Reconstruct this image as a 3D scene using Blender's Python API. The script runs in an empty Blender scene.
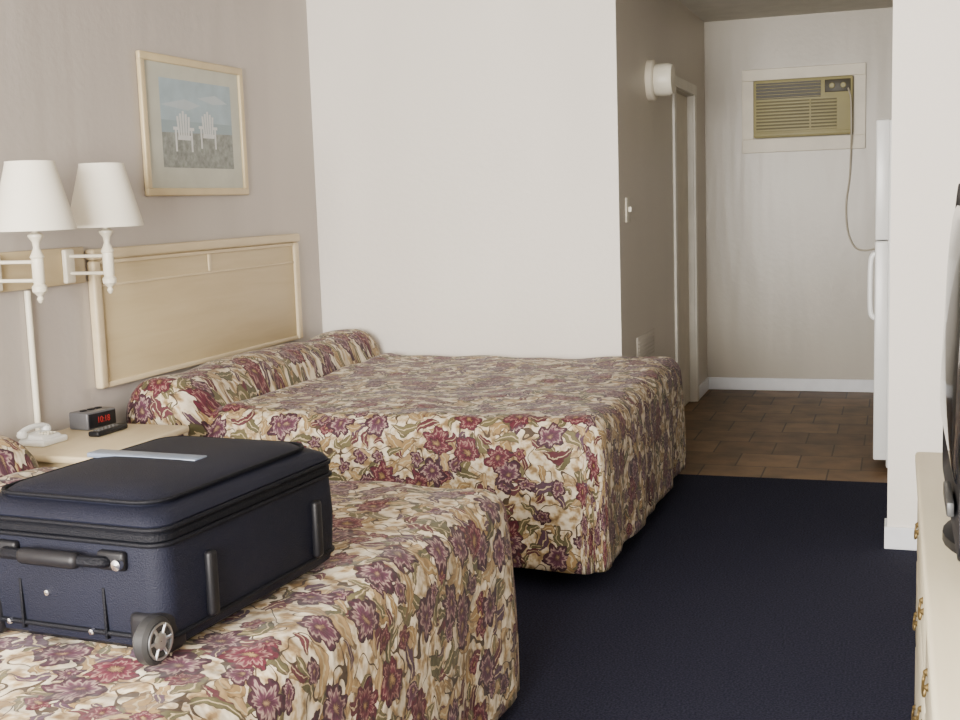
import bpy, bmesh, math, random
from mathutils import Vector, Matrix
random.seed(4)
COL=bpy.context.scene.collection

# ------------------------------------------------------------------ materials
def new_mat(name):
    m=bpy.data.materials.new(name); m.use_nodes=True
    nt=m.node_tree; b=nt.nodes['Principled BSDF']
    return m,nt,b
def mat(name,col,rough=.5,metal=0,var=.06,scale=8,bump=0,bscale=80,emit=0,spec=.5,coat=0):
    m,nt,b=new_mat(name)
    tc=nt.nodes.new('ShaderNodeTexCoord')
    no=nt.nodes.new('ShaderNodeTexNoise'); no.inputs['Scale'].default_value=scale; no.inputs['Detail'].default_value=4
    nt.links.new(tc.outputs['Object'],no.inputs['Vector'])
    cr=nt.nodes.new('ShaderNodeValToRGB')
    cr.color_ramp.elements[0].position=.3; cr.color_ramp.elements[1].position=.7
    cr.color_ramp.elements[0].color=tuple(c*(1-var) for c in col)+(1,)
    cr.color_ramp.elements[1].color=tuple(min(1,c*(1+var)) for c in col)+(1,)
    nt.links.new(no.outputs['Fac'],cr.inputs['Fac']); nt.links.new(cr.outputs['Color'],b.inputs['Base Color'])
    b.inputs['Roughness'].default_value=rough; b.inputs['Metallic'].default_value=metal
    b.inputs['Specular IOR Level'].default_value=spec; b.inputs['Coat Weight'].default_value=coat
    if bump:
        n2=nt.nodes.new('ShaderNodeTexNoise'); n2.inputs['Scale'].default_value=bscale; n2.inputs['Detail'].default_value=3
        nt.links.new(tc.outputs['Object'],n2.inputs['Vector'])
        bp=nt.nodes.new('ShaderNodeBump'); bp.inputs['Strength'].default_value=bump; bp.inputs['Distance'].default_value=.01
        nt.links.new(n2.outputs['Fac'],bp.inputs['Height']); nt.links.new(bp.outputs['Normal'],b.inputs['Normal'])
    if emit:
        nt.links.new(cr.outputs['Color'],b.inputs['Emission Color']); b.inputs['Emission Strength'].default_value=emit
    return m

def wood(name,c1,c2,sc=(30,3,30),rough=.45):
    m,nt,b=new_mat(name)
    tc=nt.nodes.new('ShaderNodeTexCoord'); mp=nt.nodes.new('ShaderNodeMapping'); mp.inputs['Scale'].default_value=sc
    nt.links.new(tc.outputs['Object'],mp.inputs['Vector'])
    no=nt.nodes.new('ShaderNodeTexNoise'); no.inputs['Scale'].default_value=1.5; no.inputs['Detail'].default_value=6; no.inputs['Distortion'].default_value=.6
    nt.links.new(mp.outputs[0],no.inputs['Vector'])
    cr=nt.nodes.new('ShaderNodeValToRGB'); cr.color_ramp.elements[0].position=.3; cr.color_ramp.elements[1].position=.7
    cr.color_ramp.elements[0].color=c1+(1,); cr.color_ramp.elements[1].color=c2+(1,)
    nt.links.new(no.outputs['Fac'],cr.inputs['Fac']); nt.links.new(cr.outputs['Color'],b.inputs['Base Color'])
    b.inputs['Roughness'].default_value=rough
    return m

def wall_mat(name,col,rough=.55,sheen=.12,sc=(1.6,1.6,.5),fine=.35,var=.05):
    m,nt,b=new_mat(name)
    tc=nt.nodes.new('ShaderNodeTexCoord')
    mp=nt.nodes.new('ShaderNodeMapping'); mp.inputs['Scale'].default_value=sc
    nt.links.new(tc.outputs['Object'],mp.inputs['Vector'])
    no=nt.nodes.new('ShaderNodeTexNoise'); no.inputs['Scale'].default_value=1.2; no.inputs['Detail'].default_value=2
    nt.links.new(mp.outputs[0],no.inputs['Vector'])
    cr=nt.nodes.new('ShaderNodeValToRGB'); cr.color_ramp.elements[0].position=.25; cr.color_ramp.elements[1].position=.75
    cr.color_ramp.elements[0].color=tuple(c*(1-var) for c in col)+(1,); cr.color_ramp.elements[1].color=tuple(c*(1+var*.6) for c in col)+(1,)
    nt.links.new(no.outputs['Fac'],cr.inputs['Fac']); nt.links.new(cr.outputs['Color'],b.inputs['Base Color'])
    n2=nt.nodes.new('ShaderNodeTexNoise'); n2.inputs['Scale'].default_value=38; n2.inputs['Detail'].default_value=4
    nt.links.new(tc.outputs['Object'],n2.inputs['Vector'])
    n3=nt.nodes.new('ShaderNodeTexNoise'); n3.inputs['Scale'].default_value=3; n3.inputs['Detail'].default_value=1
    nt.links.new(mp.outputs[0],n3.inputs['Vector'])
    bp=nt.nodes.new('ShaderNodeBump'); bp.inputs['Strength'].default_value=fine; bp.inputs['Distance'].default_value=.004
    nt.links.new(n2.outputs['Fac'],bp.inputs['Height'])
    bp2=nt.nodes.new('ShaderNodeBump'); bp2.inputs['Strength'].default_value=sheen; bp2.inputs['Distance'].default_value=.03
    nt.links.new(n3.outputs['Fac'],bp2.inputs['Height']); nt.links.new(bp.outputs['Normal'],bp2.inputs['Normal'])
    nt.links.new(bp2.outputs['Normal'],b.inputs['Normal'])
    b.inputs['Roughness'].default_value=rough
    return m

def floral():
    m,nt,b=new_mat('floral_fabric'); L=nt.links.new
    def N(t,**k):
        n=nt.nodes.new(t)
        for a,v in k.items(): setattr(n,a,v)
        return n
    def math_(op,a,bb=None,c=None):
        n=N('ShaderNodeMath',operation=op)
        for i,v in enumerate((a,bb,c)):
            if v is None: continue
            if isinstance(v,(int,float)): n.inputs[i].default_value=v
            else: L(v,n.inputs[i])
        return n.outputs[0]
    def vm(op,a,bb=None,s=None):
        n=N('ShaderNodeVectorMath',operation=op)
        for i,v in enumerate((a,bb)):
            if v is None: continue
            if isinstance(v,tuple): n.inputs[i].default_value=v
            else: L(v,n.inputs[i])
        if s is not None: n.inputs['Scale'].default_value=s
        return n
    def mix(fac,a,bb):
        n=N('ShaderNodeMix',data_type='RGBA')
        if isinstance(fac,(int,float)): n.inputs[0].default_value=fac
        else: L(fac,n.inputs[0])
        for i,v in ((6,a),(7,bb)):
            if isinstance(v,tuple): n.inputs[i].default_value=v+(1,)
            else: L(v,n.inputs[i])
        return n.outputs[2]
    def ramp(fac,els,interp='LINEAR'):
        n=N('ShaderNodeValToRGB'); n.color_ramp.interpolation=interp
        e=n.color_ramp.elements
        while len(e)<len(els): e.new(.5)
        for i,(p,c) in enumerate(els): e[i].position=p; e[i].color=c+(1,)
        L(fac,n.inputs[0]); return n.outputs[0]
    uv=N('ShaderNodeUVMap').outputs[0]
    nd=N('ShaderNodeTexNoise'); nd.inputs['Scale'].default_value=19; nd.inputs['Detail'].default_value=3; L(uv,nd.inputs['Vector'])
    dis=vm('SCALE',vm('SUBTRACT',nd.outputs['Color'],(.5,.5,.5)).outputs[0],s=.055).outputs[0]
    vec=vm('ADD',uv,dis).outputs[0]
    def cell(scale,off,rnd=.8):
        w=vm('ADD',vm('SCALE',vec,s=scale).outputs[0],off).outputs[0]
        v=N('ShaderNodeTexVoronoi',voronoi_dimensions='2D'); v.inputs['Scale'].default_value=1; v.inputs['Randomness'].default_value=rnd
        L(w,v.inputs['Vector'])
        loc=vm('SUBTRACT',w,v.outputs['Position']).outputs[0]
        s=N('ShaderNodeSeparateXYZ'); L(loc,s.inputs[0])
        c=N('ShaderNodeSeparateColor'); L(v.outputs['Color'],c.inputs[0])
        return s.outputs[0],s.outputs[1],c.outputs[0],c.outputs[1],c.outputs[2]
    nb=N('ShaderNodeTexNoise'); nb.inputs['Scale'].default_value=30; nb.inputs['Detail'].default_value=3; L(uv,nb.inputs['Vector'])
    col=ramp(nb.outputs['Fac'],[(.36,(.22,.14,.065)),(.45,(.42,.31,.17)),(.53,(.62,.53,.39)),(.7,(.73,.66,.53))])
    nv=N('ShaderNodeTexNoise'); nv.inputs['Scale'].default_value=12; nv.inputs['Detail'].default_value=1; L(uv,nv.inputs['Vector'])
    vine=math_('LESS_THAN',math_('ABSOLUTE',math_('SUBTRACT',nv.outputs['Fac'],.5)),.012)
    col=mix(vine,col,(.06,.038,.022))
    def leaves(col,scale,off,lx,ly,els,thr):
        x,y,r1,r2,r3=cell(scale,off,1)
        a=math_('MULTIPLY',r1,6.283)
        ca=math_('COSINE',a); sa=math_('SINE',a)
        xr=math_('ADD',math_('MULTIPLY',x,ca),math_('MULTIPLY',y,sa))
        yr=math_('SUBTRACT',math_('MULTIPLY',y,ca),math_('MULTIPLY',x,sa))
        yy=math_('ADD',yr,math_('MULTIPLY',math_('MULTIPLY',xr,xr),.9))
        d=math_('ADD',math_('POWER',math_('ABSOLUTE',math_('DIVIDE',xr,lx)),2),math_('POWER',math_('ABSOLUTE',math_('DIVIDE',yy,ly)),2))
        on=math_('MULTIPLY',math_('LESS_THAN',d,1),math_('GREATER_THAN',r3,thr))
        c=ramp(r2,els,'CONSTANT')
        vein=math_('LESS_THAN',math_('ABSOLUTE',yy),.02)
        c=mix(vein,c,(.45,.36,.22))
        rim=math_('GREATER_THAN',d,.74)
        c=mix(math_('MULTIPLY',rim,.6),c,(.06,.035,.025))
        return mix(on,col,c)
    pal=[(0,(.095,.085,.04)),(.22,(.28,.18,.075)),(.40,(.13,.11,.05)),(.56,(.34,.23,.11)),(.72,(.09,.022,.03)),(.87,(.075,.036,.06))]
    col=leaves(col,11,(3.1,7.7,0),.48,.19,pal,.1)
    col=leaves(col,16,(9.3,1.2,0),.44,.18,pal,.15)
    col=leaves(col,9,(5.3,2.4,0),.5,.15,pal,.3)
    def flowers(col,scale,off,rad,n,thr,els,els2):
        x,y,r1,r2,r3=cell(scale,off,.85)
        r=math_('SQRT',math_('ADD',math_('MULTIPLY',x,x),math_('MULTIPLY',y,y)))
        a=math_('ARCTAN2',y,x)
        pet=math_('ABSOLUTE',math_('SINE',math_('ADD',math_('MULTIPLY',a,n/2),math_('MULTIPLY',r1,6.28))))
        k=math_('ADD',math_('MULTIPLY',pet,.36),.70)
        d=math_('DIVIDE',math_('DIVIDE',r,k),rad)
        d2=math_('ADD',d,math_('MULTIPLY',math_('SINE',math_('MULTIPLY',a,n*3)),.08))
        c=mix(math_('GREATER_THAN',r2,.42),ramp(d2,els),ramp(d2,els2))
        on=math_('MULTIPLY',math_('LESS_THAN',d,1),math_('GREATER_THAN',r3,thr))
        return mix(on,col,c)
    red=[(0,(.32,.21,.09)),(.16,(.21,.12,.05)),(.22,(.03,.009,.014)),(.34,(.085,.012,.024)),(.52,(.12,.020,.036)),(.66,(.32,.18,.15)),(.72,(.07,.010,.020)),(.9,(.10,.014,.028)),(.96,(.04,.014,.018))]
    plum=[(0,(.35,.24,.12)),(.18,(.055,.018,.028)),(.3,(.07,.022,.042)),(.5,(.115,.04,.068)),(.66,(.38,.27,.23)),(.74,(.065,.018,.036)),(.96,(.035,.014,.02))]
    col=flowers(col,12,(2.2,8.1,0),.33,5,.6,red,plum)
    col=flowers(col,7.4,(1.7,4.4,0),.37,6,.22,red,plum)
    L(col,b.inputs['Base Color'])
    b.inputs['Roughness'].default_value=.65; b.inputs['Specular IOR Level'].default_value=.35
    b.inputs['Sheen Weight'].default_value=.09; b.inputs['Sheen Roughness'].default_value=.4
    nq=N('ShaderNodeTexNoise'); nq.inputs['Scale'].default_value=10; nq.inputs['Detail'].default_value=3; L(uv,nq.inputs['Vector'])
    bp=N('ShaderNodeBump'); bp.inputs['Strength'].default_value=.8; bp.inputs['Distance'].default_value=.035
    L(nq.outputs['Fac'],bp.inputs['Height']); L(bp.outputs['Normal'],b.inputs['Normal'])
    return m

def tile_mat():
    m,nt,b=new_mat('vinyl_tiles'); L=nt.links.new
    tc=nt.nodes.new('ShaderNodeTexCoord')
    br=nt.nodes.new('ShaderNodeTexBrick'); br.offset=.5
    br.inputs['Scale'].default_value=1; br.inputs['Brick Width'].default_value=.30; br.inputs['Row Height'].default_value=.30
    br.inputs['Mortar Size'].default_value=.004; br.inputs['Mortar'].default_value=(.055,.034,.018,1)
    br.inputs['Color1'].default_value=(.13,.075,.036,1); br.inputs['Color2'].default_value=(.215,.130,.065,1)
    L(tc.outputs['Object'],br.inputs['Vector'])
    no=nt.nodes.new('ShaderNodeTexNoise'); no.inputs['Scale'].default_value=7; no.inputs['Detail'].default_value=6; L(tc.outputs['Object'],no.inputs['Vector'])
    mx=nt.nodes.new('ShaderNodeMix'); mx.data_type='RGBA'; mx.blend_type='OVERLAY'; mx.inputs[0].default_value=.8
    L(br.outputs['Color'],mx.inputs[6]); L(no.outputs['Fac'],mx.inputs[7])
    L(mx.outputs[2],b.inputs['Base Color']); b.inputs['Roughness'].default_value=.5; b.inputs['Specular IOR Level'].default_value=.3
    return m

def carpet_mat():
    m,nt,b=new_mat('navy_carpet'); L=nt.links.new
    tc=nt.nodes.new('ShaderNodeTexCoord')
    n1=nt.nodes.new('ShaderNodeTexNoise'); n1.inputs['Scale'].default_value=160; n1.inputs['Detail'].default_value=2; L(tc.outputs['Object'],n1.inputs['Vector'])
    cr=nt.nodes.new('ShaderNodeValToRGB'); cr.color_ramp.elements[0].position=.35; cr.color_ramp.elements[1].position=.68
    cr.color_ramp.elements[0].color=(.006,.007,.016,1); cr.color_ramp.elements[1].color=(.027,.028,.053,1)
    L(n1.outputs['Fac'],cr.inputs[0]); L(cr.outputs[0],b.inputs['Base Color'])
    bp=nt.nodes.new('ShaderNodeBump'); bp.inputs['Strength'].default_value=.8; bp.inputs['Distance'].default_value=.006
    L(n1.outputs['Fac'],bp.inputs['Height']); L(bp.outputs[0],b.inputs['Normal'])
    b.inputs['Roughness'].default_value=.95; b.inputs['Specular IOR Level'].default_value=.15
    return m

M_wall=wall_mat('wall_paint_shaded',(.49,.445,.41),.40,.22,(2.4,2.4,.35),.3,.07)  # back wall's paint again, darker and cooler with grazing-light shade in the colour
M_hall=wall_mat('wall_paint_hallway',(.64,.59,.51),.45)
M_wall2=wall_mat('wall_paint_lit',(.83,.785,.72),.55,.08)  # left wall's paint, made lighter and warmer to colour in the window light
M_end=wall_mat('wall_paint_end',(.46,.42,.35),.34,.13,(3.2,3.2,.6),.15,.08)
M_ceil=mat('ceiling_paint',(.62,.60,.54),.8,bump=.3,bscale=50)
M_trim=mat('white_trim',(.80,.82,.86),.35)
M_casing=mat('cream_casing',(.76,.73,.65),.4)
M_cream=mat('cream_paint',(.70,.64,.52),.45)
M_carpet=carpet_mat(); M_tile=tile_mat(); M_floral=floral()
M_pale=wood('pale_wood',(.54,.43,.25),(.60,.49,.30),(14,1.5,14))
M_paleY=wood('pale_wood_rail',(.62,.51,.32),(.68,.57,.38),(14,2,14))
M_dress=wood('dresser_wood',(.58,.52,.37),(.64,.58,.43),(14,2,14))
M_brass=mat('brass',(.22,.16,.07),.55,1)
M_chrome=mat('chrome',(.75,.76,.78),.18,1,var=.03)
M_hub=mat('dull_silver',(.42,.43,.45),.35,1,var=.03)
M_black=mat('black_plastic',(.006,.006,.008),.45,spec=.3)
M_case=mat('navy_nylon',(.0035,.0045,.0125),.62,bump=.3,bscale=400,scale=5,var=.15,spec=.24)
M_case2=mat('black_webbing',(.002,.0024,.005),.6,bump=.3,bscale=300,spec=.2)
M_shade=mat('cream_shade',(.85,.81,.70),.8,var=.02)
M_lamp=mat('ivory_metal',(.76,.71,.58),.35)
M_white=mat('white_enamel',(.82,.83,.82),.3,var=.02)
M_ivory=mat('ivory_plastic',(.74,.70,.58),.4)
M_ac=mat('aged_beige_plastic',(.33,.29,.13),.5)
M_acd=mat('dark_brown_grille',(.045,.036,.016),.5)
M_bodyw=mat('mattress_ticking',(.7,.7,.68),.8)

# ------------------------------------------------------------------ mesh helpers
def merge(bm,t):
    me=bpy.data.meshes.new('t'); t.to_mesh(me); t.free(); bm.from_mesh(me); bpy.data.meshes.remove(me)
def bx(bm,x0,x1,y0,y1,z0,z1,bev=0,seg=2,mi=0):
    t=bmesh.new(); bmesh.ops.create_cube(t,size=1)
    for v in t.verts:
        v.co=Vector(((x0+x1)/2+v.co.x*(x1-x0),(y0+y1)/2+v.co.y*(y1-y0),(z0+z1)/2+v.co.z*(z1-z0)))
    if bev: bmesh.ops.bevel(t,geom=list(t.edges),offset=bev,segments=seg,profile=.5,affect='EDGES')
    for f in t.faces: f.material_index=mi
    merge(bm,t)
def cyl(bm,p0,p1,r0,r1=None,seg=24,bev=0,mi=0):
    r1=r0 if r1 is None else r1
    p0=Vector(p0);p1=Vector(p1); d=p1-p0
    t=bmesh.new(); bmesh.ops.create_cone(t,cap_ends=True,segments=seg,radius1=r0,radius2=r1,depth=d.length)
    q=Vector((0,0,1)).rotation_difference(d.normalized()).to_matrix().to_4x4()
    t.transform(Matrix.Translation((p0+p1)/2)@q)
    for f in t.faces: f.material_index=mi
    merge(bm,t)
def lathe(bm,c,prof,seg=32,axis='Z',mi=0,cap=False):
    t=bmesh.new(); rings=[]
    for r,z in prof:
        ring=[]
        for i in range(seg):
            a=2*math.pi*i/seg
            p=Vector((r*math.cos(a),r*math.sin(a),z))
            if axis=='X': p=Vector((p.z,p.x,p.y))
            if axis=='Y': p=Vector((p.y,p.z,p.x))
            ring.append(t.verts.new(p+Vector(c)))
        rings.append(ring)
    for k in range(len(rings)-1):
        for i in range(seg):
            t.faces.new((rings[k][i],rings[k][(i+1)%seg],rings[k+1][(i+1)%seg],rings[k+1][i]))
    if cap:
        t.faces.new(list(reversed(rings[0]))); t.faces.new(rings[-1])
    for f in t.faces: f.material_index=mi
    merge(bm,t)
def smooth_pts(pts,n=8):
    P=[Vector(p) for p in pts]; P=[P[0]*2-P[1]]+P+[P[-1]*2-P[-2]]; out=[]
    for i in range(1,len(P)-2):
        for k in range(n):
            t=k/n; a,b,c,d=P[i-1],P[i],P[i+1],P[i+2]
            out.append(.5*((2*b)+(c-a)*t+(2*a-5*b+4*c-d)*t*t+(3*b-a-3*c+d)*t**3))
    out.append(P[-2]); return out
def tube(bm,pts,r,seg=10,sm=True,mi=0,closed=False):
    P=smooth_pts(pts) if sm else [Vector(p) for p in pts]
    t=bmesh.new(); rings=[]; n=len(P); up=None
    for i,p in enumerate(P):
        if closed: tg=(P[(i+1)%n]-P[i-1]).normalized()
        else: tg=(P[min(i+1,n-1)]-P[max(i-1,0)]).normalized()
        if up is None: up=Vector((0,0,1)) if abs(tg.z)<.9 else Vector((1,0,0))
        u=(up-tg*up.dot(tg)).normalized(); w=tg.cross(u); up=u
        rings.append([t.verts.new(p+u*r*math.cos(2*math.pi*k/seg)+w*r*math.sin(2*math.pi*k/seg)) for k in range(seg)])
    m=n if closed else n-1
    for i in range(m):
        A=rings[i];B=rings[(i+1)%n]
        for k in range(seg): t.faces.new((A[k],A[(k+1)%seg],B[(k+1)%seg],B[k]))
    if not closed:
        t.faces.new(list(reversed(rings[0]))); t.faces.new(rings[-1])
    for f in t.faces: f.material_index=mi
    merge(bm,t)
def finish(bm,name,mats,base=(0,0,0),parent=None,smooth=True,label=None):
    bmesh.ops.recalc_face_normals(bm,faces=bm.faces)
    me=bpy.data.meshes.new(name); bm.to_mesh(me); bm.free()
    me.transform(Matrix.Translation(-Vector(base)))
    for m in (mats if isinstance(mats,(list,tuple)) else [mats]): me.materials.append(m)
    if smooth:
        for p in me.polygons: p.use_smooth=True
        me.set_sharp_from_angle(angle=math.radians(35))
    o=bpy.data.objects.new(name,me); COL.objects.link(o)
    if parent: o.parent=parent
    else: o.location=base
    if label: o['label']=label
    return o
class T:
    def __init__(s,name,base,label,cat,group=None):
        s.e=bpy.data.objects.new(name,None); s.e.location=base; s.e.empty_display_size=.1; COL.objects.link(s.e)
        s.e['label']=label; s.e['category']=cat; s.b=base
        if group: s.e['group']=group
    def part(s,bm,name,mats,parent=None,label=None,smooth=True):
        return finish(bm,name,mats,s.b,parent or s.e,smooth,label)
def B(): return bmesh.new()
def struct(bm,name,m,label=None):
    o=finish(bm,name,m,smooth=False); o['kind']='structure'; return o
def single(bm,name,m,base,label,cat):
    o=finish(bm,name,m,base); o['label']=label; o['category']=cat; return o

# ------------------------------------------------------------------ room dims
XL=-2.807; YB=5.627; XH=-1.2345; YE=8.377; ZC=2.488; YC=5.76; XN=-.021; YN=4.684
XR=.62; YR=-1.6; XHR=.78
b=B(); bx(b,XL-.1,XL,YR-.1,YB+.1,0,ZC); struct(b,'wall_left',M_wall)
b=B(); bx(b,XL,XH,YB,YB+.012,0,ZC); struct(b,'wall_back',M_wall2)
b=B()
dy0,dy1,dz=7.15,7.86,1.98
bx(b,XH-.1,XH,YB+.012,dy0,0,ZC); bx(b,XH-.1,XH,dy1,YE,0,ZC); bx(b,XH-.1,XH,dy0,dy1,dz,ZC)
struct(b,'wall_hallway',M_hall)
b=B(); bx(b,XH-.1,XHR+.1,YE,YE+.1,0,ZC); struct(b,'wall_end',M_end)
b=B(); bx(b,XN,XHR+.1,YN,YN+.12,0,ZC); struct(b,'wall_partition',M_wall2)
b=B(); bx(b,XR,XR+.1,YR-.1,YN,0,ZC); struct(b,'wall_right',M_wall)
b=B(); bx(b,XHR,XHR+.1,YN+.12,YE,0,ZC); struct(b,'wall_kitchenette',M_hall)
wx0,wx1,wz0,wz1=-2.4,-.1,.75,2.25
b=B(); bx(b,XL,wx0,YR-.1,YR,0,ZC); bx(b,wx1,XR,YR-.1,YR,0,ZC); bx(b,wx0,wx1,YR-.1,YR,0,wz0); bx(b,wx0,wx1,YR-.1,YR,wz1,ZC); struct(b,'wall_window',M_wall)
b=B()
bx(b,wx0,wx0+.05,YR-.08,YR-.02,wz0,wz1);bx(b,wx1-.05,wx1,YR-.08,YR-.02,wz0,wz1);bx(b,wx0,wx1,YR-.08,YR-.02,wz0,wz0+.05);bx(b,wx0,wx1,YR-.08,YR-.02,wz1-.05,wz1);bx(b,-1.27,-1.23,YR-.08,YR-.02,wz0,wz1)
struct(b,'window_1',M_trim)
b=B(); bx(b,XL-.1,XHR+.1,YR-.1,YE+.1,ZC,ZC+.08); struct(b,'ceiling',M_ceil)
b=B(); bx(b,XL-.1,XHR+.1,YR-.1,YC,-.08,0); struct(b,'floor',M_carpet)
b=B(); bx(b,XH-.1,XHR+.1,YC,YE+.1,-.08,-.001); struct(b,'floor.001',M_tile)
b=B(); bx(b,XH,XHR,YE-.015,YE,0,.085,.004); struct(b,'baseboard_end',M_trim)
b=B(); bx(b,XH,XH+.014,YB+.012,7.08,0,.085,.003); bx(b,XH,XH+.014,7.92,YE-.015,0,.085,.003); struct(b,'baseboard_hallway',M_trim)
b=B(); bx(b,XL,XH,YB-.014,YB,0,.085,.003); struct(b,'baseboard_back',M_trim)
b=B(); bx(b,XL,XL+.014,YR,YB-.014,0,.085,.003); struct(b,'baseboard_left',M_trim)
b=B(); bx(b,XN-.010,XR,YN-.012,YN,0,.085,.003); bx(b,XN-.010,XN,YN,YN+.12,0,.085,.003); struct(b,'baseboard_partition',M_trim)
b=B()
bx(b,XH,XH+.016,dy0-.055,dy0+.01,0,dz-.01,.004); bx(b,XH,XH+.016,dy1-.01,dy1+.055,0,dz-.01,.004); bx(b,XH,XH+.018,dy0-.055,dy1+.055,dz-.01,dz+.055,.004)
bx(b,XH-.1,XH,dy0,dy0+.015,0,dz-.015);bx(b,XH-.1,XH,dy1-.015,dy1,0,dz-.015);bx(b,XH-.1,XH,dy0,dy1,dz-.015,dz)
struct(b,'trim_1',M_casing)
b=B(); bx(b,XH-.075,XH-.035,dy0+.016,dy1-.016,.005,dz-.016,.003)
cyl(b,(XH-.035,dy0+.09,.95),(XH-.012,dy0+.09,.95),.010); lathe(b,(XH-.02,dy0+.09,.95),[(.001,.03),(.018,.025),(.023,.012),(.018,0),(.001,-.002)],axis='X')
struct(b,'door_1',M_cream)

# ------------------------------------------------------------------ AC unit in wall
ax0,ax1,az0,az1=-.985,-.198,1.608,2.153
b=B(); w=.075; y0=YE-.03
bx(b,ax0,ax1,y0,YE,az1-w,az1,.004);bx(b,ax0,ax1,y0,YE,az0,az0+w+.015,.004);bx(b,ax0,ax0+w,y0+.002,YE,az0+w+.015,az1-w,.002);bx(b,ax1-w,ax1,y0+.002,YE,az0+w+.015,az1-w,.002)
struct(b,'trim_2',M_cream)
cx0,cx1,cz0,cz1=ax0+w+.005,ax1-w-.002,az0+w+.018,az1-w-.004
t=T('air_conditioner',(-.59,YE-.05,cz0),'aged beige window air conditioner set through framed wall opening','air conditioner')
b=B(); bx(b,cx0,cx1,YE-.09,YE-.004,cz0,cz1,.012)
bx(b,cx0+.01,cx1-.01,YE-.10,YE-.085,cz0+.01,cz0+.03,.003); t.part(b,'body',M_ac)
b=B(); gx1=cx0+.43
bx(b,cx0+.02,gx1,YE-.094,YE-.088,cz1-.125,cz1-.02)
t.part(b,'grille_recess',M_acd)
b=B()
for i in range(5): bx(b,cx0+.02,gx1,YE-.104,YE-.09,cz1-.120+i*.021,cz1-.116+i*.021,.001)
t.part(b,'air_outlet_louver',M_ac,label='row of slanted air outlet vanes')
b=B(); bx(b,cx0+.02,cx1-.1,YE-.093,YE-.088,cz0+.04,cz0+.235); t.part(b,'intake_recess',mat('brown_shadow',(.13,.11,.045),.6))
b=B()
for i in range(9): bx(b,cx0+.02,cx1-.1,YE-.101,YE-.088,cz0+.042+i*.0215,cz0+.053+i*.0215,.001)
bx(b,cx0+.36,cx0+.37,YE-.102,YE-.088,cz0+.04,cz0+.235,.001)
t.part(b,'intake_grille',M_ac)
b=B(); bx(b,cx1-.175,cx1-.015,YE-.096,YE-.088,cz1-.10,cz1-.02,.003); t.part(b,'control_panel',M_acd)
for i in range(2):
    b=B(); lathe(b,(cx1-.13+i*.07,YE-.096,cz1-.06),[(.018,0),(.018,-.012),(.014,-.016),(.001,-.016)],axis='Y'); t.part(b,'knob',M_ac)
b=B(); tube(b,[(cx1-.03,YE-.092,cz1-.08),(cx1-.012,YE-.115,cz1-.16),(cx1-.008,YE-.1,cz0),(-.287,YE-.045,1.6),(-.295,YE-.02,1.42),(-.315,YE-.018,1.25),(-.305,YE-.018,1.08),(-.26,YE-.018,.97),(-.19,YE-.018,.945),(-.10,YE-.018,.97),(.05,YE-.018,1.05)],.0055)
t.part(b,'power_cord',mat('tan_cord',(.46,.41,.31),.5))

# ------------------------------------------------------------------ wall fixture, switch, vent
t=T('wall_light',(XH,6.40,1.945),'round cream wall light with a white drum cover above the doorway','wall light')
b=B(); lathe(b,(XH,6.40,1.945),[(.001,0),(.106,0),(.106,.03),(.095,.038),(.001,.038)],axis='X'); t.part(b,'back_plate',M_cream)
b=B(); lathe(b,(XH+.038,6.40,1.945),[(.080,0),(.083,.02),(.083,.07),(.074,.09),(.001,.094)],axis='X'); t.part(b,'glass_cover',M_ivory)
t=T('light_switch',(XH,5.8,1.285),'cream light switch plate with a small toggle','light switch')
b=B(); bx(b,XH,XH+.008,5.762,5.838,1.225,1.345,.003); t.part(b,'plate',M_ivory)
b=B(); bx(b,XH+.008,XH+.024,5.794,5.806,1.275,1.30,.002); t.part(b,'toggle',M_ivory)
t=T('wall_vent',(XH,6.2,.56),'small painted metal louvered vent low on the wall','vent')
b=B(); bx(b,XH,XH+.005,5.98,6.44,.47,.64,.002); t.part(b,'frame',M_hall)
b=B()
for i in range(7): bx(b,XH+.004,XH+.008,6.01,6.41,.488+i*.02,.499+i*.02,.001)
t.part(b,'louver',M_hall)

# ------------------------------------------------------------------ fridge
fx,fy0,fy1=-.082,5.92,6.62
t=T('refrigerator',(.25,6.27,0),'tall white two-door refrigerator standing beside the partition wall','refrigerator')
b=B(); bx(b,fx+.045,.60,fy0,fy1,.03,1.66,.012); bx(b,fx+.08,.58,fy0+.03,fy1-.03,0,.05); t.part(b,'body',M_white)
for (z0,z1) in ((.07,1.105),(1.11,1.66)):
    b=B(); bx(b,fx-.012,fx+.05,fy0,fy1,z0,z1,.008,3); d=t.part(b,'door',M_white)
    if z0<.5:
        b=B(); hz=(.74,1.05); yh=fy0+.05
        tube(b,[(fx-.01,yh,hz[0]),(fx-.03,yh,hz[0]+.03),(fx-.034,yh,(hz[0]+hz[1])/2),(fx-.03,yh,hz[1]-.03),(fx-.01,yh,hz[1])],.012)
        t.part(b,'handle',M_white,parent=d)

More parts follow.
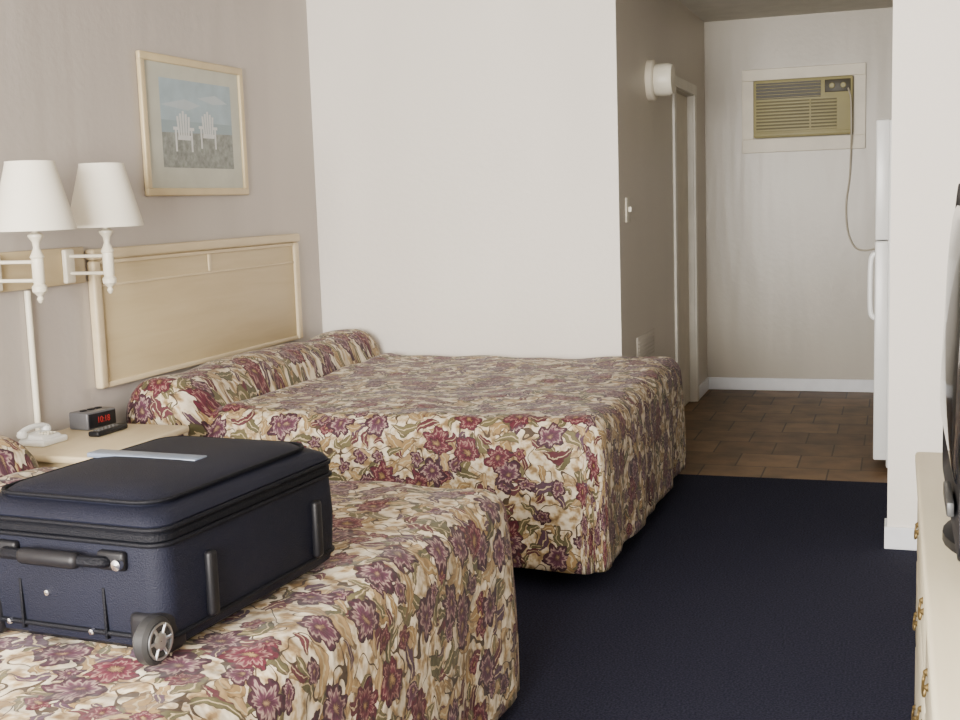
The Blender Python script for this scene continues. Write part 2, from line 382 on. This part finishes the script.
# ------------------------------------------------------------------ beds
def bedspread(t,x0,x1,y0,y1,ztop,seed,maxoff=9,hem=.045,pend=.07,ph_=.128):
    r=.075; D=ztop-hem
    rnd=random.Random(seed); ph=[rnd.uniform(0,6.28) for _ in range(8)]
    ix1=x1-r; iy0=y0+r; iy1=y1-r
    arc=r*math.pi/2; tot=arc+(D-r)
    step=.026
    us=[]; u=x0
    while u<ix1-1e-6: us.append(u); u+=step
    nd=int(tot/step)+1
    us+= [ix1+tot*k/nd for k in range(nd+1)]
    vs=[iy0-tot*(1-k/nd) for k in range(nd+1)]
    n=int((iy1-iy0)/step); vs+=[iy0+(iy1-iy0)*k/n for k in range(1,n)]
    vs+=[iy1+tot*k/nd for k in range(nd+1)]
    bm=B(); uvl=bm.loops.layers.uv.new('UVMap'); grid=[];UV={}
    def hf(x):
        a=(x-(x0+.145))/.165
        return (1-abs(a)**2.6)**.6 if abs(a)<1 else 0
    def hump(x,y):
        z=(ph_+.004*math.sin(y*6+ph[1]))*hf(x)
        z-=.018*math.exp(-((x-(x0+.325))/.022)**2)
        z+=.010*math.exp(-((x-(x0+.38))/.04)**2)
        return z
    for v in vs:
        row=[]
        for u in us:
            du=max(0,u-ix1); dv=(v-iy1) if v>iy1 else ((v-iy0) if v<iy0 else 0)
            d=max(du,abs(dv)); hyp=math.hypot(du,dv)
            bxp=min(u,ix1); byp=min(max(v,iy0),iy1)
            dx,dy=(du/hyp,dv/hyp) if hyp>0 else (0,0)
            if d<=arc:
                off=r*math.sin(d/r); z=ztop-r*(1-math.cos(d/r))
                fl=0
            else:
                off=r; dd=d-arc; z=ztop-r-dd; fl=dd/(D-r)
            s=bxp*1.0+byp*1.0+math.atan2(dy,dx)*.35
            corner=min(du,abs(dv))/max(1e-6,d) if d>0 else 0
            wav=(math.sin(s*11+ph[0])*.5+math.sin(s*19+ph[1])*.3+math.sin(s*31+ph[2])*.2)
            off+=fl*(.008+.015*wav+.015*corner) + fl*(1-fl)*.03*(1+math.sin(s*7+ph[3]))*.6
            X=bxp+dx*off; Y=byp+dy*off
            if v>iy1: Y=min(Y,iy1+maxoff)
            # pillow overhangs the mattress edge on the near side
            if v<iy0+.35:
                k=min(1,(iy0+.35-v)/.45); k=k*k*(3-2*k); Y-=pend*hf(bxp)**.7*k*max(0,1-.5*fl)
            fade=1 if dv==0 else max(0,1-(abs(dv)/(tot*.8))**1.5)
            if du>0: fade*=max(0,1-du/(arc*1.3))
            z+=hump(bxp,byp)*fade
            w=(1-fl)
            z+=w*(.004*math.sin(X*9+Y*5+ph[4])+.004*math.sin(X*5-Y*13+ph[5])+.003*math.sin(X*21+Y*17+ph[6]))
            z+=fl*.006*math.sin(s*5+ph[7])
            vt=bm.verts.new((X,Y,z)); row.append(vt); UV[vt]=(bxp+dx*d,byp+dy*d)
        grid.append(row)
    for j in range(len(grid)-1):
        for i in range(len(us)-1):
            try: f=bm.faces.new((grid[j][i],grid[j][i+1],grid[j+1][i+1],grid[j+1][i]))
            except: continue
            for l in f.loops: l[uvl].uv=(UV[l.vert][0]+seed*3.1,UV[l.vert][1]+seed*1.7)
    o=t.part(bm,'bedspread',M_floral,label='quilted floral bedspread in cream, burgundy and olive')
    so=o.modifiers.new('s','SOLIDIFY'); so.thickness=.006; so.offset=-1
    for p in o.data.polygons: p.use_smooth=True
def bed(y0,y1,seed,label,x1=-.93,zt=.605,**k):
    x0=-2.755
    t=T('bed',((x0+x1)/2,(y0+y1)/2,0),label,'bed')
    b=B(); bx(b,x0+.02,x1-.05,y0+.05,y1-.05,.34,.575,.05,4); t.part(b,'mattress',M_bodyw)
    b=B(); bx(b,x0+.02,x1-.06,y0+.06,y1-.06,.17,.335,.02,3); t.part(b,'box_spring',M_bodyw)
    for px in (x0+.15,x1-.55):
        for py in (y0+.5,y1-.35):
            b=B(); cyl(b,(px,py,0),(px,py,.175),.03); t.part(b,'leg',M_black)
    b=B(); bx(b,x0+.05,x0+.24,y0+.12,y1-.12,.57,.655,.04,4); t.part(b,'pillow',M_bodyw)
    bedspread(t,x0,x1,y0,y1,zt,seed,**k)
bed(3.89,5.57,1,'double bed with floral spread pushed against the pale wall',maxoff=.105,hem=.085,pend=.10)
bed(1.32,2.98,2,'double bed with floral spread holding the dark suitcase',x1=-.95,zt=.611,hem=.055,ph_=.10)

# ------------------------------------------------------------------ headboards
def headboard(y0,y1,label):
    z0,z1=.706,1.223; x=XL
    t=T('headboard',(x,(y0+y1)/2,z0),label,'headboard')
    b=B(); bx(b,x+.002,x+.022,y0+.02,y1-.02,z0+.01,z1-.02,.002); t.part(b,'panel',M_pale)
    for ya,yb in ((y0,y0+.045),(y1-.045,y1)):
        b=B(); bx(b,x+.002,x+.036,ya,yb,z0,z1-.042,.010,3); t.part(b,'side_rail',M_paleY)
    b=B(); bx(b,x+.002,x+.042,y0-.006,y1+.006,z1-.04,z1,.010,3); bx(b,x+.002,x+.030,y0+.045,y1-.045,z1-.058,z1-.042,.004)
    bx(b,x+.002,x+.028,y0+.046,y1-.046,z1-.142,z1-.132,.003); bx(b,x+.002,x+.030,y0+.046,y1-.046,z0,z0+.02,.004); t.part(b,'top_rail',M_paleY)
    ym=(y0+y1)/2
    b=B(); bx(b,x+.002,x+.029,ym-.012,ym+.012,z1-.131,z1-.059,.003); t.part(b,'centre_strip',M_paleY)
headboard(3.725,5.345,'pale wood panel headboard with raised rounded frame on wall')
headboard(1.3,2.98,'pale wood panel headboard mounted above the bed holding the suitcase')
b=B(); bx(b,XL+.002,XL+.025,3.06,3.69,1.105,1.235,.004); single(b,'mounting_board',M_pale,(XL,3.39,1.17),'narrow pale wood board on wall carrying two lamps','wall board')

# ------------------------------------------------------------------ swing arm lamps
def lamp(y,x,label,mt):
    zs=1.305
    t=T('wall_lamp',(XL+.025,mt,1.17),label,'lamp')
    b=B(); bx(b,XL+.0255,XL+.045,mt-.025,mt+.025,1.11,1.23,.006,3); t.part(b,'wall_bracket',M_lamp)
    for z in (1.205,1.145):
        b=B(); tube(b,[(XL+.04,mt,z),(x,y,z)],.006,sm=False); t.part(b,'swing_arm',M_lamp)
    b=B()
    lathe(b,(x,y,0),[(.001,1.072),(.006,1.075),(.011,1.085),(.007,1.094),(.014,1.102),(.023,1.11),(.024,1.125),(.016,1.135),(.019,1.14),(.019,1.215),(.023,1.22),(.016,1.235),(.010,1.25),(.013,1.27),(.024,1.285),(.024,1.292),(.010,1.30),(.010,1.33),(.001,1.33)],24); t.part(b,'stem',M_lamp)
    b=B(); lathe(b,(x,y,0),[(.028,1.33),(.034,1.36),(.034,1.38),(.02,1.41),(.001,1.415)],20,cap=False); t.part(b,'bulb',M_white)
    b=B()
    pr=[(.128,zs),(.129,zs+.006),(.112,zs+.07),(.094,zs+.14),(.076,zs+.212),(.076,zs+.218),(.073,zs+.218),(.091,zs+.14),(.109,zs+.07),(.125,zs+.002),(.128,zs)]
    lathe(b,(x,y,0),pr,48); 
    for k in range(3):
        a=k*2.094; tube(b,[(x,y,1.415),(x+.075*math.cos(a),y+.075*math.sin(a),zs+.2)],.0015,sm=False,seg=6)
    t.part(b,'lamp_shade',M_shade)
    return t
lamp(3.21,-2.60,'ivory swing-arm wall lamp with cream tapered shade and cord cover below',3.21)
lamp(3.585,-2.605,'ivory swing-arm wall lamp with cream tapered shade beside the headboard',3.585)
b=B(); tube(b,[(XL+.013,3.385,.42),(XL+.013,3.385,1.10)],.011,sm=False,seg=12)
single(b,'cord_cover',M_lamp,(XL,3.385,.42),'slim ivory cord cover running down the wall to the nightstand','cord cover')

# ------------------------------------------------------------------ picture
t=T('framed_picture',(XL,4.53,1.413),'pale gold framed beach print with two white chairs','picture')
py0,py1,pz0,pz1=4.125,4.915,1.413,1.976; x=XL
b=B(); w=.032
for a in ((py0,py1,pz1-w,pz1),(py0,py1,pz0,pz0+w),(py0,py0+w,pz0+w-.004,pz1-w+.004),(py1-w,py1,pz0+w-.004,pz1-w+.004)):
    bx(b,x+.002,x+.022,*a,.006,3)
t.part(b,'frame',mat('gold_frame',(.60,.49,.29),.4,.05))
b=B(); bx(b,x+.002,x+.010,py0+w-.003,py1-w+.003,pz0+w-.003,pz1-w+.003); t.part(b,'mat_board',mat('mat_board',(.53,.54,.47),.7))
def quad(bm,pts,mi,x_):
    f=bm.faces.new([bm.verts.new((x_,p[0],p[1])) for p in pts]); f.material_index=mi
iy0,iy1,iz0,iz1=py0+.135,py1-.105,pz0+.115,pz1-.09
b=B(); X1=x+.0105
hz=iz0+(iz1-iz0)*.45
quad(b,[(iy0,hz),(iy1,hz),(iy1,iz1),(iy0,iz1)],0,X1)
quad(b,[(iy0,iz0),(iy1,iz0),(iy1,hz),(iy0,hz)],2,X1)
quad(b,[(iy0,hz-.02),(iy1,hz-.012),(iy1,hz+.03),(iy0,hz+.03)],1,X1+.0003)
quad(b,[(iy0,hz+.09),(iy0+.18,hz+.12),(iy0+.3,hz+.10),(iy0+.2,hz+.075)],4,X1+.0003)
quad(b,[(iy0+.28,hz+.13),(iy0+.42,hz+.15),(iy1-.03,hz+.12),(iy0+.4,hz+.11)],4,X1+.0003)
def chair(cy,cz,s,fl):
    for k in range(5):
        o=(k-2)*.018*s; hh=(.115-abs(k-2)*.012)*s
        quad(b,[(cy+o-.007*s,cz+.04*s),(cy+o+.007*s,cz+.04*s),(cy+o*1.25+.008*s,cz+.04*s+hh),(cy+o*1.25-.008*s,cz+.04*s+hh)],3,X1+.0009)
    quad(b,[(cy-.05*s,cz+.03*s),(cy+.05*s,cz+.03*s),(cy+.055*s,cz+.05*s),(cy-.045*s,cz+.05*s)],3,X1+.0012)
    for sg in (-1,1):
        quad(b,[(cy+sg*.062*s-.008*s,cz-.02*s),(cy+sg*.062*s+.006*s,cz-.02*s),(cy+sg*.062*s+.006*s,cz+.08*s),(cy+sg*.062*s-.008*s,cz+.08*s)],3,X1+.0012)
        quad(b,[(cy+sg*.062*s-.02*s,cz+.072*s),(cy+sg*.062*s+.02*s,cz+.072*s),(cy+sg*.062*s+.02*s,cz+.085*s),(cy+sg*.062*s-.02*s,cz+.085*s)],3,X1+.0014)
chair(iy0+.16,iz0+.085,.95,1); chair(iy0+.35,iz0+.10,.9,-1)
t.part(b,'print',[mat('print_sky',(.35,.45,.51),.6,var=.12,scale=9),mat('print_sea',(.29,.37,.41),.6),mat('print_grass',(.25,.27,.25),.6,var=.3,scale=45),mat('print_white',(.66,.68,.68),.6),mat('print_cloud',(.45,.52,.56),.6)],smooth=False)

# ------------------------------------------------------------------ nightstand + things on it
t=T('nightstand',(-2.56,3.37,0),'pale wood nightstand between the two beds','nightstand')
nx0,nx1,ny0,ny1=-2.785,-2.37,3.10,3.63
b=B(); bx(b,nx0,nx1+.015,ny0-.01,ny1+.01,.575,.60,.008,3); t.part(b,'top',M_paleY)
b=B(); bx(b,nx0,nx1-.02,ny0+.01,ny1-.01,.06,.575,.004); bx(b,nx0+.02,nx1-.05,ny0+.03,ny1-.03,0,.06); t.part(b,'body',M_pale)
for z0,z1 in ((.37,.555),(.09,.355)):
    b=B(); bx(b,nx1-.02,nx1,ny0+.025,ny1-.025,z0,z1,.005); d=t.part(b,'drawer',M_paleY)
    b=B(); zz=(z0+z1)/2; tube(b,[(nx1,ny0+.2,zz),(nx1+.025,ny0+.22,zz-.01),(nx1+.025,ny1-.22,zz-.01),(nx1,ny1-.2,zz)],.004); t.part(b,'handle',M_brass,parent=d)
# telephone
t=T('telephone',(-2.64,3.28,.60),'white desk telephone with handset on the nightstand','telephone')
b=B()
bx(b,-2.72,-2.55,3.20,3.40,.60,.635,.012,3)
tt=bmesh.new(); bmesh.ops.create_cube(tt,size=1)
for v in tt.verts:
    v.co=Vector((-2.645+v.co.x*.15*(1 if v.co.z<0 else .8),3.30+v.co.y*.17*(1 if v.co.z<0 else .85),.645+v.co.z*.035+(-.012 if v.co.x>0 and v.co.z>0 else 0)))
bmesh.ops.bevel(tt,geom=list(tt.edges),offset=.006,segments=2,profile=.5,affect='EDGES'); merge(b,tt)
t.part(b,'base',M_white)
b=B(); tube(b,[(-2.69,3.19,.672),(-2.69,3.23,.685),(-2.69,3.30,.692),(-2.69,3.37,.685),(-2.69,3.41,.672)],.014,12)
for yy in (3.205,3.395): lathe(b,(-2.69,yy,.66),[(.001,-.012),(.026,-.012),(.029,0),(.024,.018),(.001,.022)],20)
t.part(b,'handset',M_white)
b=B()
for i in range(4):
    for j in range(3): bx(b,-2.64+i*.018,-2.628+i*.018,3.27+j*.024,3.287+j*.024,.655,.663,.002)
t.part(b,'keypad',M_ivory)
t.e.scale=(.62,.62,.62); t.e.location=(-2.68,3.25,.60)
# clock radio
t=T('clock_radio',(-2.62,3.62,.60),'black and silver digital clock radio with red digits','clock radio')
b=B(); bx(b,-2.70,-2.585,3.54,3.72,.602,.672,.008,3); t.part(b,'body',mat('silver_plastic',(.13,.13,.14),.35,.3))
b=B(); bx(b,-2.588,-2.581,3.548,3.712,.608,.666,.003); disp=t.part(b,'display',M_black)
cu=bpy.data.curves.new('d','FONT'); cu.body='10:18'; cu.size=.036; cu.align_x='CENTER'; cu.align_y='CENTER'; cu.extrude=.0005
co=bpy.data.objects.new('d',cu); COL.objects.link(co); bpy.context.view_layer.update()
me=bpy.data.meshes.new_from_object(co.evaluated_get(bpy.context.evaluated_depsgraph_get())); bpy.data.objects.remove(co)
me.transform(Matrix.Translation((-2.5802,3.635,.637))@Matrix.Rotation(math.radians(90),4,'Z')@Matrix.Rotation(math.radians(90),4,'X'))
b=B(); b.from_mesh(me); t.part(b,'digits',mat('red_led',(.30,.012,.012),.4,emit=.2),parent=disp,smooth=False)
for i in range(3):
    b=B(); bx(b,-2.66,-2.64,3.57+i*.045,3.60+i*.045,.671,.677,.002); t.part(b,'button',M_black)
t.e.scale=(.78,.78,.88); t.e.location=(-2.68,3.545,.5985); t.e.rotation_euler=(0,0,-.15)
# remote
t=T('remote_control',(-2.50,3.58,.60),'slim black remote control lying on the nightstand','remote control')
b=B(); bx(b,-2.53,-2.485,3.50,3.67,.601,.620,.007,3); t.part(b,'body',M_black)
b=B()
for i in range(6):
    for j in range(2): bx(b,-2.52+j*.015,-2.511+j*.015,3.52+i*.02,3.531+i*.02,.619,.6225,.001)
t.part(b,'keypad',mat('grey_rubber',(.12,.12,.12),.6))
t.e.location=(-2.56,3.46,.60)

# ------------------------------------------------------------------ suitcase (local coords, rotated empty)
class TL(T):
    def part(s,bm,name,mats,parent=None,label=None,smooth=True):
        return finish(bm,name,mats,(0,0,0),parent or s.e,smooth,label)
t=TL('suitcase',(-1.318,1.935,.622),'large black-navy soft-sided wheeled suitcase lying flat on bed','suitcase')
t.e.rotation_euler=(0,0,math.radians(-4))
W,Ln=.21,.285
def rrect(w,l,r,z,n=6,sag=0):
    P=[]
    for cx,cy,a0 in ((w-r,l-r,0),(-w+r,l-r,90),(-w+r,-l+r,180),(w-r,-l+r,270)):
        for k in range(n+1):
            a=math.radians(a0+90*k/n); P.append(Vector((cx+r*math.cos(a),cy+r*math.sin(a),z)))
    return P
def loft(bm,loops,capt=True,capb=True):
    V=[[bm.verts.new(p) for p in L_] for L_ in loops]
    n=len(V[0])
    for k in range(len(V)-1):
        for i in range(n): bm.faces.new((V[k][i],V[k][(i+1)%n],V[k+1][(i+1)%n],V[k+1][i]))
    if capb: bm.faces.new(list(reversed(V[0])))
    if capt: bm.faces.new(V[-1])
b=B(); loft(b,[rrect(W-.02,Ln-.02,.03,.0),rrect(W-.004,Ln-.004,.035,.012),rrect(W,Ln,.035,.03),rrect(W+.005,Ln+.005,.04,.11),rrect(W,Ln,.037,.188)]); t.part(b,'shell',M_case)
b=B(); loft(b,[rrect(W-.004,Ln-.004,.035,.186),rrect(W+.002,Ln+.002,.037,.194),rrect(W+.002,Ln+.002,.037,.204),rrect(W-.004,Ln-.004,.035,.212)]); t.part(b,'expansion_band',M_case2)
b=B(); loft(b,[rrect(W-.003,Ln-.003,.035,.210),rrect(W+.001,Ln+.001,.037,.220),rrect(W-.004,Ln-.004,.040,.230),rrect(W-.020,Ln-.018,.045,.239),rrect(W-.05,Ln-.045,.05,.245),rrect(W-.12,Ln-.12,.05,.247)]); t.part(b,'lid',M_case)
b=B(); loft(b,[rrect(W-.036,Ln-.034,.05,.238),rrect(W-.034,Ln-.032,.05,.246),rrect(W-.048,Ln-.046,.05,.255),rrect(W-.075,Ln-.075,.05,.262),rrect(W-.11,Ln-.11,.045,.266),rrect(W-.17,Ln-.19,.03,.267)]); t.part(b,'front_pocket',M_case)
for z,o in ((.188,.004),(.213,.003)):
    b=B(); tube(b,[p for p in rrect(W+o-.001,Ln+o-.001,.037,z)],.0045,8,sm=False,closed=True); t.part(b,'zipper',M_case2)
b=B(); tube(b,[p for p in rrect(W-.033,Ln-.031,.05,.249)],.004,8,sm=False,closed=True); t.part(b,'zipper',M_case2)
b=B(); tube(b,[p for p in rrect(W+.001,Ln+.001,.037,.03)],.005,8,sm=False,closed=True); t.part(b,'piping',M_case2)
for yy in (-.165,.19):
    b=B(); bx(b,W,W+.017,yy-.012,yy+.012,.035,.150,.007,3); t.part(b,'side_foot',M_black)
HZ=.160
def ehandle(b,yf,sg):
    tube(b,[(-.11,yf,HZ-.003),(-.10,yf+sg*.018,HZ-.001),(-.05,yf+sg*.024,HZ),(0,yf+sg*.026,HZ),(.05,yf+sg*.024,HZ),(.10,yf+sg*.018,HZ-.001),(.11,yf,HZ-.003)],.010,10)
b=B(); ehandle(b,-Ln-.002,-1); hd=t.part(b,'carry_handle',M_case2)
b=B(); bx(b,-.065,.065,-Ln-.042,-Ln-.014,HZ-.014,HZ+.014,.012,3); t.part(b,'grip',M_black,parent=hd)
for xx in (-.115,.115):
    b=B(); bx(b,xx-.028,xx+.028,-Ln-.014,-Ln+.002,HZ-.017,HZ+.016,.006,3); m_=t.part(b,'handle_mount',M_black,parent=hd)
for xx in (-.135,.135):
    b=B(); lathe(b,(xx,-Ln-.02,HZ-.003),[(.001,-.006),(.009,-.004),(.010,.004),(.006,.012)],16,axis='Y'); t.part(b,'rivet',M_chrome)
for xx,zz in ((-.03,.09),(.06,.03),(-.12,.03)):
    b=B(); lathe(b,(xx,-Ln-.006,zz),[(.001,-.004),(.005,-.003),(.006,.004)],12,axis='Y'); t.part(b,'rivet',M_chrome)
for xx in (-.09,.09):
    b=B(); bx(b,xx-.003,xx+.003,-Ln-.007,-Ln+.001,.02,.11,.002); t.part(b,'seam_strip',M_case2)
for sg in (1,-1):
    b=B(); bx(b,sg*W-.07*(sg>0)-.0,sg*W+.07*(sg<0),-Ln-.012,-Ln+.06,.0,.075,.014,3); t.part(b,'wheel_housing',M_black)
    xw=sg*(W-.010)
    b=B(); lathe(b,(xw,-Ln-.022,.037),[(.018,-.014),(.034,-.014),(.040,-.008),(.040,.008),(.034,.014),(.018,.014),(.018,-.014)],32,axis='X'); wh=t.part(b,'wheel',mat('dark_rubber',(.015,.015,.016),.5))
    b=B(); lathe(b,(xw,-Ln-.022,.037),[(.001,-.016),(.012,-.017),(.016,-.015),(.016,.015),(.012,.017),(.001,.016)],24,axis='X')
    for k in range(6):
        a=k*math.pi/3
        for s2 in (-1,1): tube(b,[(xw+s2*.0145,-Ln-.022+.012*math.cos(a),.037+.012*math.sin(a)),(xw+s2*.0145,-Ln-.022+.030*math.cos(a),.037+.030*math.sin(a))],.003,6,sm=False)
    for s2 in (-1,1): lathe(b,(xw,-Ln-.022,.037),[(.027,s2*.0135),(.027,s2*.0165),(.031,s2*.0165),(.031,s2*.0135)],32,axis='X')
    t.part(b,'hub',M_hub,parent=wh)
b=B(); bx(b,-.170,.085,-.012,.028,.2595,.2690,.002); t.part(b,'sheen_strip',mat('painted_sheen_grey',(.13,.16,.22),.35),label='pale blue-grey strip painted as a sheen across the front pocket')  # thin strip whose pale colour imitates a highlight on the suitcase top
b=B(); tube(b,[(-.08,Ln,.13),(-.075,Ln+.03,.13),(.075,Ln+.03,.13),(.08,Ln,.13)],.010,10); t.part(b,'top_handle',M_case2)

# ------------------------------------------------------------------ dresser
t=T('dresser',(.31,2.05,0),'pale wood dresser with brass pulls holding the television','dresser')
dx0,dx1,d0,d1=.052,.60,1.15,2.89
b=B(); bx(b,dx0-.006,dx1,d0-.012,d1+.006,.722,.75,.008,3); t.part(b,'top',M_dress)
b=B(); bx(b,dx0+.016,dx1,d0,d1-.006,.07,.722,.004); bx(b,dx0+.03,dx1-.02,d0+.03,d1-.03,0,.07); t.part(b,'body',M_dress)
for c in range(2):
    ya=d0+.02+c*(d1-d0-.03)/2; yb=ya+(d1-d0)/2-.035
    for z0,z1 in ((.52,.705),(.315,.505),(.09,.30)):
        b=B(); bx(b,dx0,dx0+.018,ya,yb,z0,z1,.005); dr=t.part(b,'drawer',M_dress)
        for hy in (ya+.16,yb-.16):
            b=B(); zz=(z0+z1)/2
            for s_ in (-.03,.03): lathe(b,(dx0,hy+s_,zz+.008),[(.007,0),(.005,-.003),(.003,-.006),(.001,-.007)],14,axis='X')
            tube(b,[(dx0-.004,hy-.03,zz+.006),(dx0-.006,hy-.028,zz-.006),(dx0-.007,hy,zz-.012),(dx0-.006,hy+.028,zz-.006),(dx0-.004,hy+.03,zz+.006)],.0025,8)
            t.part(b,'handle',M_brass,parent=dr,label='brass bail pull')

# ------------------------------------------------------------------ television
t=T('television',(.33,2.15,.75),'black tube television with curved screen on the dresser','television')
ty0,ty1=1.82,2.50
def rr(x,yc,zc,hy,hz,r,n=5):
    P=[]
    for cy,cz,a0 in ((hy-r,hz-r,0),(-hy+r,hz-r,90),(-hy+r,-hz+r,180),(hy-r,-hz+r,270)):
        for k in range(n+1):
            a=math.radians(a0+90*k/n); P.append(Vector((x,yc+cy+r*math.cos(a),zc+cz+r*math.sin(a))))
    return P
def lean(bm):
    for v in bm.verts:
        k=max(0,(v.co.z-.93)/.42); v.co.x+=.020*k*k*max(0,1-(v.co.x-.08)/.2)
yc=(ty0+ty1)/2; hy=(ty1-ty0)/2; zc=1.08; hz=.28
b=B(); 
LP=[rr(.100,yc,zc,hy-.02,hz-.02,.03)]+[rr(.090,yc,zc,hy-.004,hz-.006,.03),rr(.100,yc,zc,hy,hz,.03),rr(.20,yc,zc,hy,hz,.03),rr(.25,yc,zc,hy-.04,hz-.03,.04),rr(.45,yc,zc-.03,hy-.16,hz-.12,.05),rr(.52,yc,zc-.04,hy-.2,hz-.15,.05)]
loft(b,LP)
bmesh.ops.subdivide_edges(b,edges=[e for e in b.edges if abs(e.verts[0].co.z-e.verts[1].co.z)>.2],cuts=6)
lean(b); t.part(b,'housing',M_black)
b=B()
loops=[]
for k in range(7):
    loops.append(rr(.0895-.014*math.sin(k/6*math.pi/2),yc,zc+.03,max(.01,(hy-.06)*(1-(k/6)**2*.98)),max(.008,(hz-.075)*(1-(k/6)**2*.98)),max(.003,.03*(1-k/7))))
loft(b,loops,capb=False); lean(b); t.part(b,'screen',mat('dark_glass',(.008,.009,.011),.08,var=.02))
b=B(); lathe(b,(.28,yc,.75),[(.001,0),(.20,0),(.20,.015),(.15,.03),(.14,.052),(.001,.052)],36); t.part(b,'swivel_base',M_black)
b=B(); bx(b,.083,.095,yc-.08,yc+.08,.81,.835,.003); t.part(b,'control_strip',mat('dark_grey',(.05,.05,.05),.4))

# ------------------------------------------------------------------ lights
def area(name,loc,rot,sx,sy,e,col):
    l=bpy.data.lights.new(name,'AREA'); l.shape='RECTANGLE'; l.size=sx; l.size_y=sy; l.energy=e; l.color=col
    o=bpy.data.objects.new(name,l); COL.objects.link(o); o.location=loc; o.rotation_euler=[math.radians(a) for a in rot]; return o
area('window_daylight',((wx0+wx1)/2,YR+.02,(wz0+wz1)/2),(90,0,0),2.2,1.4,680,(1,.955,.895))
w=bpy.data.worlds.new('World'); bpy.context.scene.world=w; w.use_nodes=True
nt=w.node_tree; bg=nt.nodes['Background']; sky=nt.nodes.new('ShaderNodeTexSky'); sky.sky_type='HOSEK_WILKIE'; sky.turbidity=4
nt.links.new(sky.outputs[0],bg.inputs[0]); bg.inputs[1].default_value=1.0

# ------------------------------------------------------------------ camera
f,yaw,pitch,roll,h=1208.98,19.116,7.5002,1.9061,1.3523
cd=bpy.data.cameras.new('camera'); cam=bpy.data.objects.new('camera',cd); COL.objects.link(cam)
cd.sensor_fit='HORIZONTAL'; cd.sensor_width=36; cd.lens=f*36/960; cd.clip_start=.05
th,pi_,ro=[math.radians(a) for a in (yaw,pitch,roll)]
R=Matrix.Rotation(th,4,'Z')@Matrix.Rotation(math.pi/2-pi_,4,'X')@Matrix.Rotation(-ro,4,'Z')
cam.matrix_world=Matrix.Translation((0,0,h))@R
bpy.context.scene.camera=cam
